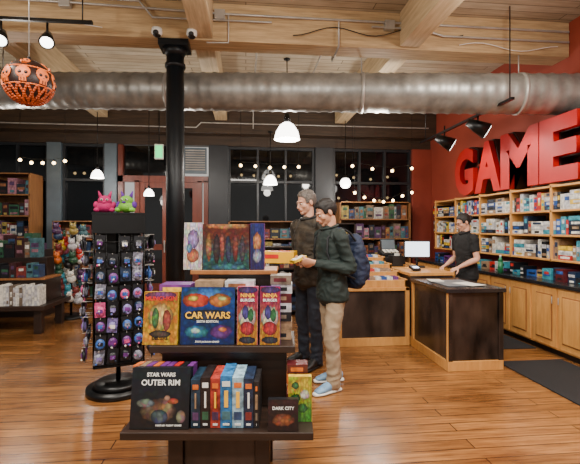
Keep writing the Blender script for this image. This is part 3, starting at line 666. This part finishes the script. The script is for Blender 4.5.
    for s in(-1,1): ell(bm,f((s*.074,.012,-.008)),(.009,.019,.032),Euler(hrot))
    rem(bm,'skin_head',.0045,2,skin,e)
    b=MB('face')
    mEye=mW; mIr=PAL[5]; mLip=M(name+'_lip',(168,92,80),.5)
    for s in (-1,1):
        b.sph(f((s*.029,-.078,.001)),(.0125,.009,.0075),mEye,hr,10,8); b.sph(f((s*.029,-.0855,.0)),(.0055,.004,.0055),mIr,hr,8,6)
        b.sph(f((s*.030,-.086,.021)),(.017,.006,.0042),hair,hr,8,6); b.sph(f((s*.029,-.0855,.0075)),(.0135,.004,.0025),skin,hr,8,6)
    b.sph(f((0,-.095,-.056)),(.019,.005,.0035),mLip,hr,10,6); b.sph(f((0,-.094,-.063)),(.016,.006,.004),mLip,hr,10,6)
    if glasses:
        for s in (-1,1):
            pts=[f((s*.03+.021*math.cos(a),-.1,.002+.017*math.sin(a))) for a in [i*math.pi/6 for i in range(13)]]
            for p,q in zip(pts,pts[1:]): b.cyl(p,q,.002,.002,PAL[5],5)
            b.cyl(f((s*.05,-.1,.005)),f((s*.077,.0,.005)),.002,.002,PAL[5],5)
        b.cyl(f((-.01,-.1,.004)),f((.01,-.1,.004)),.002,.002,PAL[5],5)
    b.obj(e)
    bm=bmesh.new(); vs=bmesh.ops.create_uvsphere(bm,u_segments=56,v_segments=40,radius=1)['verts']
    for v in vs:
        p=V((v.co.x*.080,v.co.y*.100+.022,v.co.z*.100+.028))
        fy=max(0,min(1,(p.y+.07)/.13)); line=.074*(1-fy)**1.0+(-.062)*fy
        if abs(p.x)>.055 and p.y>-.045 and p.y<.01: line=-.005
        if style=='long' and p.y>-.01: line=-.13
        q=p*1.0
        q+=q.normalized()*.007*noise.noise(V((p.x*60,p.y*25,p.z*60)))
        if p.y<-.02 and p.z>.06: q.z+=.006; q.y-=.003
        if p.z<line: q=V((p.x*.72,(p.y-.02)*.72+.02,p.z*.72))
        v.co=f(q)
    me=bpy.data.meshes.new('hair'); bm.to_mesh(me); bm.free(); me.materials.append(hair)
    for p in me.polygons: p.use_smooth=True
    o=bpy.data.objects.new('hair',me); C.objects.link(o); o.parent=e
    if style in('cap','long'):
        b=MB('hair_bun'); b.sph(f((0,.12,.02)),(.035,.035,.04),hair,hr); b.obj(e)
    if handp:
        bm=bmesh.new()
        for sx,(wr,d,n,cu,th) in zip((1,-1),handp): hand(bm,wr,d,n,sx,cu,th)
        rem(bm,'hands',.0035,1,skin,e)
    return e
mSk=M('skin_a',(202,148,118),.5,var=.08); mSk2=M('skin_b',(210,158,132),.5,var=.08)
mHairD=M('hair_dark',(22,16,13),.6,scale=60,var=.5); mHairG=M('hair_grey',(96,88,82),.6,scale=60,var=.5)
mJk=M('jacket_dark_green',(22,36,33),.75,var=.2,bump=.2,scale=5); mKh=M('khaki',(152,132,106),.85,var=.1,bump=.3,scale=20)
mJn=M('dark_jeans',(22,28,40),.8,var=.3,scale=20); mPl=M('jacket_camo',(54,47,37),.8,var=.75,scale=14,bump=.3)
mShB=M('shoe_blue',(115,150,182),.5,var=.5,scale=14); mTee=M('black_tee',(18,18,20),.8,var=.2,bump=.2)
person('man',(.79,3.80,0),R(-72),1.0,
  [((.225,.06,1.10),(.10,-.22,1.15)),((-.225,.03,1.10),(-.09,-.25,1.14))],
  [((.11,-.05),R(8),(.105,-.07,.48)),((-.11,.10),R(-12),(-.105,.03,.48))],
  mJk,mKh,mShB,mWhite,mSk,mHairD,(0,-.07,1.603),(R(28),0,R(-6)),lean=.03,
  handp=[((.095,-.235,1.155),(-.35,-.8,.1),(-.75,.25,.45),.42,.6),((-.085,-.265,1.145),(.3,-.8,.15),(.75,.25,.45),.42,.6)])
gx=Matrix.Translation((.79,3.80,0))@Matrix.Rotation(R(-72),4,'Z')
b=MB('card_pack'); b.box((0,0,0),(.10,.13,.022),PAL[2],Euler((.35,0,0))); b.box((0,0,.013),(.08,.1,.003),mW,Euler((.35,0,0))); o=b.obj(loc=gx@V((.0,-.345,1.185)),rot=(0,0,R(-72)))
person('man',(.68,4.46,0),R(-55),1.07,
  [((.23,.05,1.09),(.17,-.20,1.05)),((-.23,.03,1.09),(-.12,-.22,1.05))],
  [((.12,-.02),R(10),(.11,-.03,.48)),((-.12,.04),R(-10),(-.11,.0,.48))],
  mPl,mJn,M('shoe_black',(20,18,18),.5),mBlackP,mSk2,mHairG,(0,-.05,1.62),(R(16),0,R(-10)),lean=.02,belly=.012,collar=mTee,
  handp=[((.168,-.215,1.05),(-.35,-.8,.0),(-.5,.1,.7),.35,.5),((-.118,-.235,1.05),(-.1,-.8,.0),(.35,.1,.8),.35,.5)])
g2=Matrix.Translation((.68,4.46,0))@Matrix.Rotation(R(-55),4,'Z')@Matrix.Scale(1.07,4)
mYB=M('box_yellow',(235,175,6),.4,var=.1)
b=MB('yellow_game_box'); b.box((0,0,0),(.34,.27,.11),mYB); b.box((-.05,-.136,0.01),(.14,.003,.04),mR); b.box((0.02,0,.056),(.2,.16,.002),mR); b.obj(loc=g2@V((.0,-.40,1.095)),rot=(0,0,R(-14)),bevel=.003)
person('cashier',(3.0,5.45,0),R(-80),.955,
  [((.24,-.03,1.10),(.17,-.26,.99)),((-.22,-.02,1.10),(-.12,-.25,1.0))],
  [((.1,-.02),R(8),(.1,-.02,.48)),((-.1,.03),R(-8),(-.1,0,.48))],
  mTee,mJn,mBlackP,mBlackP,mSk2,mHairD,(0,-.06,1.61),(R(22),0,R(-12)),lean=.04,short=True,style='cap',glasses=True,
  handp=[((.168,-.27,.985),(-.15,-.8,-.3),(-.2,.1,-.9),.3,.4),((-.118,-.26,.995),(.15,-.8,-.3),(.2,.1,-.9),.3,.4)])
e=empty('backpack',gx@V((.0,.235,1.17)),R(-72))
mBp=M('pack_navy',(22,34,60),.7,var=.25,bump=.3); mBp2=M('pack_dark',(14,16,22),.7)
bm=bmesh.new(); loft(bm,[(0,0,-.22),(0,0,-.1),(0,0,.08),(0,-.01,.2)],[(.15,.085),(.155,.10),(.145,.09),(.10,.06)],n=24); loft(bm,[(0,.08,-.17),(0,.09,-.08),(0,.08,.0)],[(.11,.05),(.115,.055),(.10,.045)],n=20)
rem(bm,'bag',.008,3,mBp,e,fold=.01)
b=MB('details'); b.box((0,.138,-.02),(.18,.01,.012),mBp2); b.cyl((-.03,0,.23),(.03,0,.23),.01,.01,mBp2)
b.obj(e)
for s in (-1,1): curve('strap_%d'%(s+2),[(s*.09,-.04,.17),(s*.10,-.12,.255),(s*.105,-.20,.285),(s*.11,-.28,.27),(s*.115,-.345,.2),(s*.125,-.36,.08),(s*.15,-.33,-.04),(s*.175,-.2,-.12),(s*.14,-.08,-.17)],.010,mBp2,e)
# ---------------------------------------------------------------- lights
def area(loc,sx,sy,p,rot=(0,0,0),col=(1,.93,.83)):
    l=bpy.data.lights.new('area','AREA'); l.shape='RECTANGLE'; l.size=sx; l.size_y=sy; l.energy=p; l.color=col
    o=bpy.data.objects.new('overhead_fill',l); C.objects.link(o); o.location=loc; o.rotation_euler=rot
area((-2.2,1.8,3.6),1.6,.4,175); area((1.0,1.6,3.6),1.6,.4,175); area((-.5,-.8,3.6),2,.4,170); area((2.7,3.0,3.6),.4,1.4,80)  # unseen area fill added overhead, no fixtures built
for p in ((-2.6,3.4,3.35),(.2,3.3,3.4),(2.6,3.5,3.4)): ptl(p,50,.12)  # unseen fill points added to brighten the beam
ptl((-3.4,6.6,2.6),50,.1); ptl((-1.0,7.0,2.7),48,.1); ptl((2.2,6.9,2.8),48,.1); ptl((1.8,5.6,2.75),36,.1)  # bare points added to light the back bay and its ceiling
w=bpy.data.worlds.new('World'); bpy.context.scene.world=w; w.use_nodes=True
w.node_tree.nodes['Background'].inputs[0].default_value=(.92,.88,.82,1); w.node_tree.nodes['Background'].inputs[1].default_value=.65
cam=bpy.data.cameras.new('camera'); co=bpy.data.objects.new('camera',cam); C.objects.link(co)
co.location=(0,0,1.46); co.rotation_euler=(R(90),0,R(-6)); cam.sensor_width=36; cam.lens=420/580*36; cam.shift_y=-4/580; cam.clip_start=.05
bpy.context.scene.camera=co
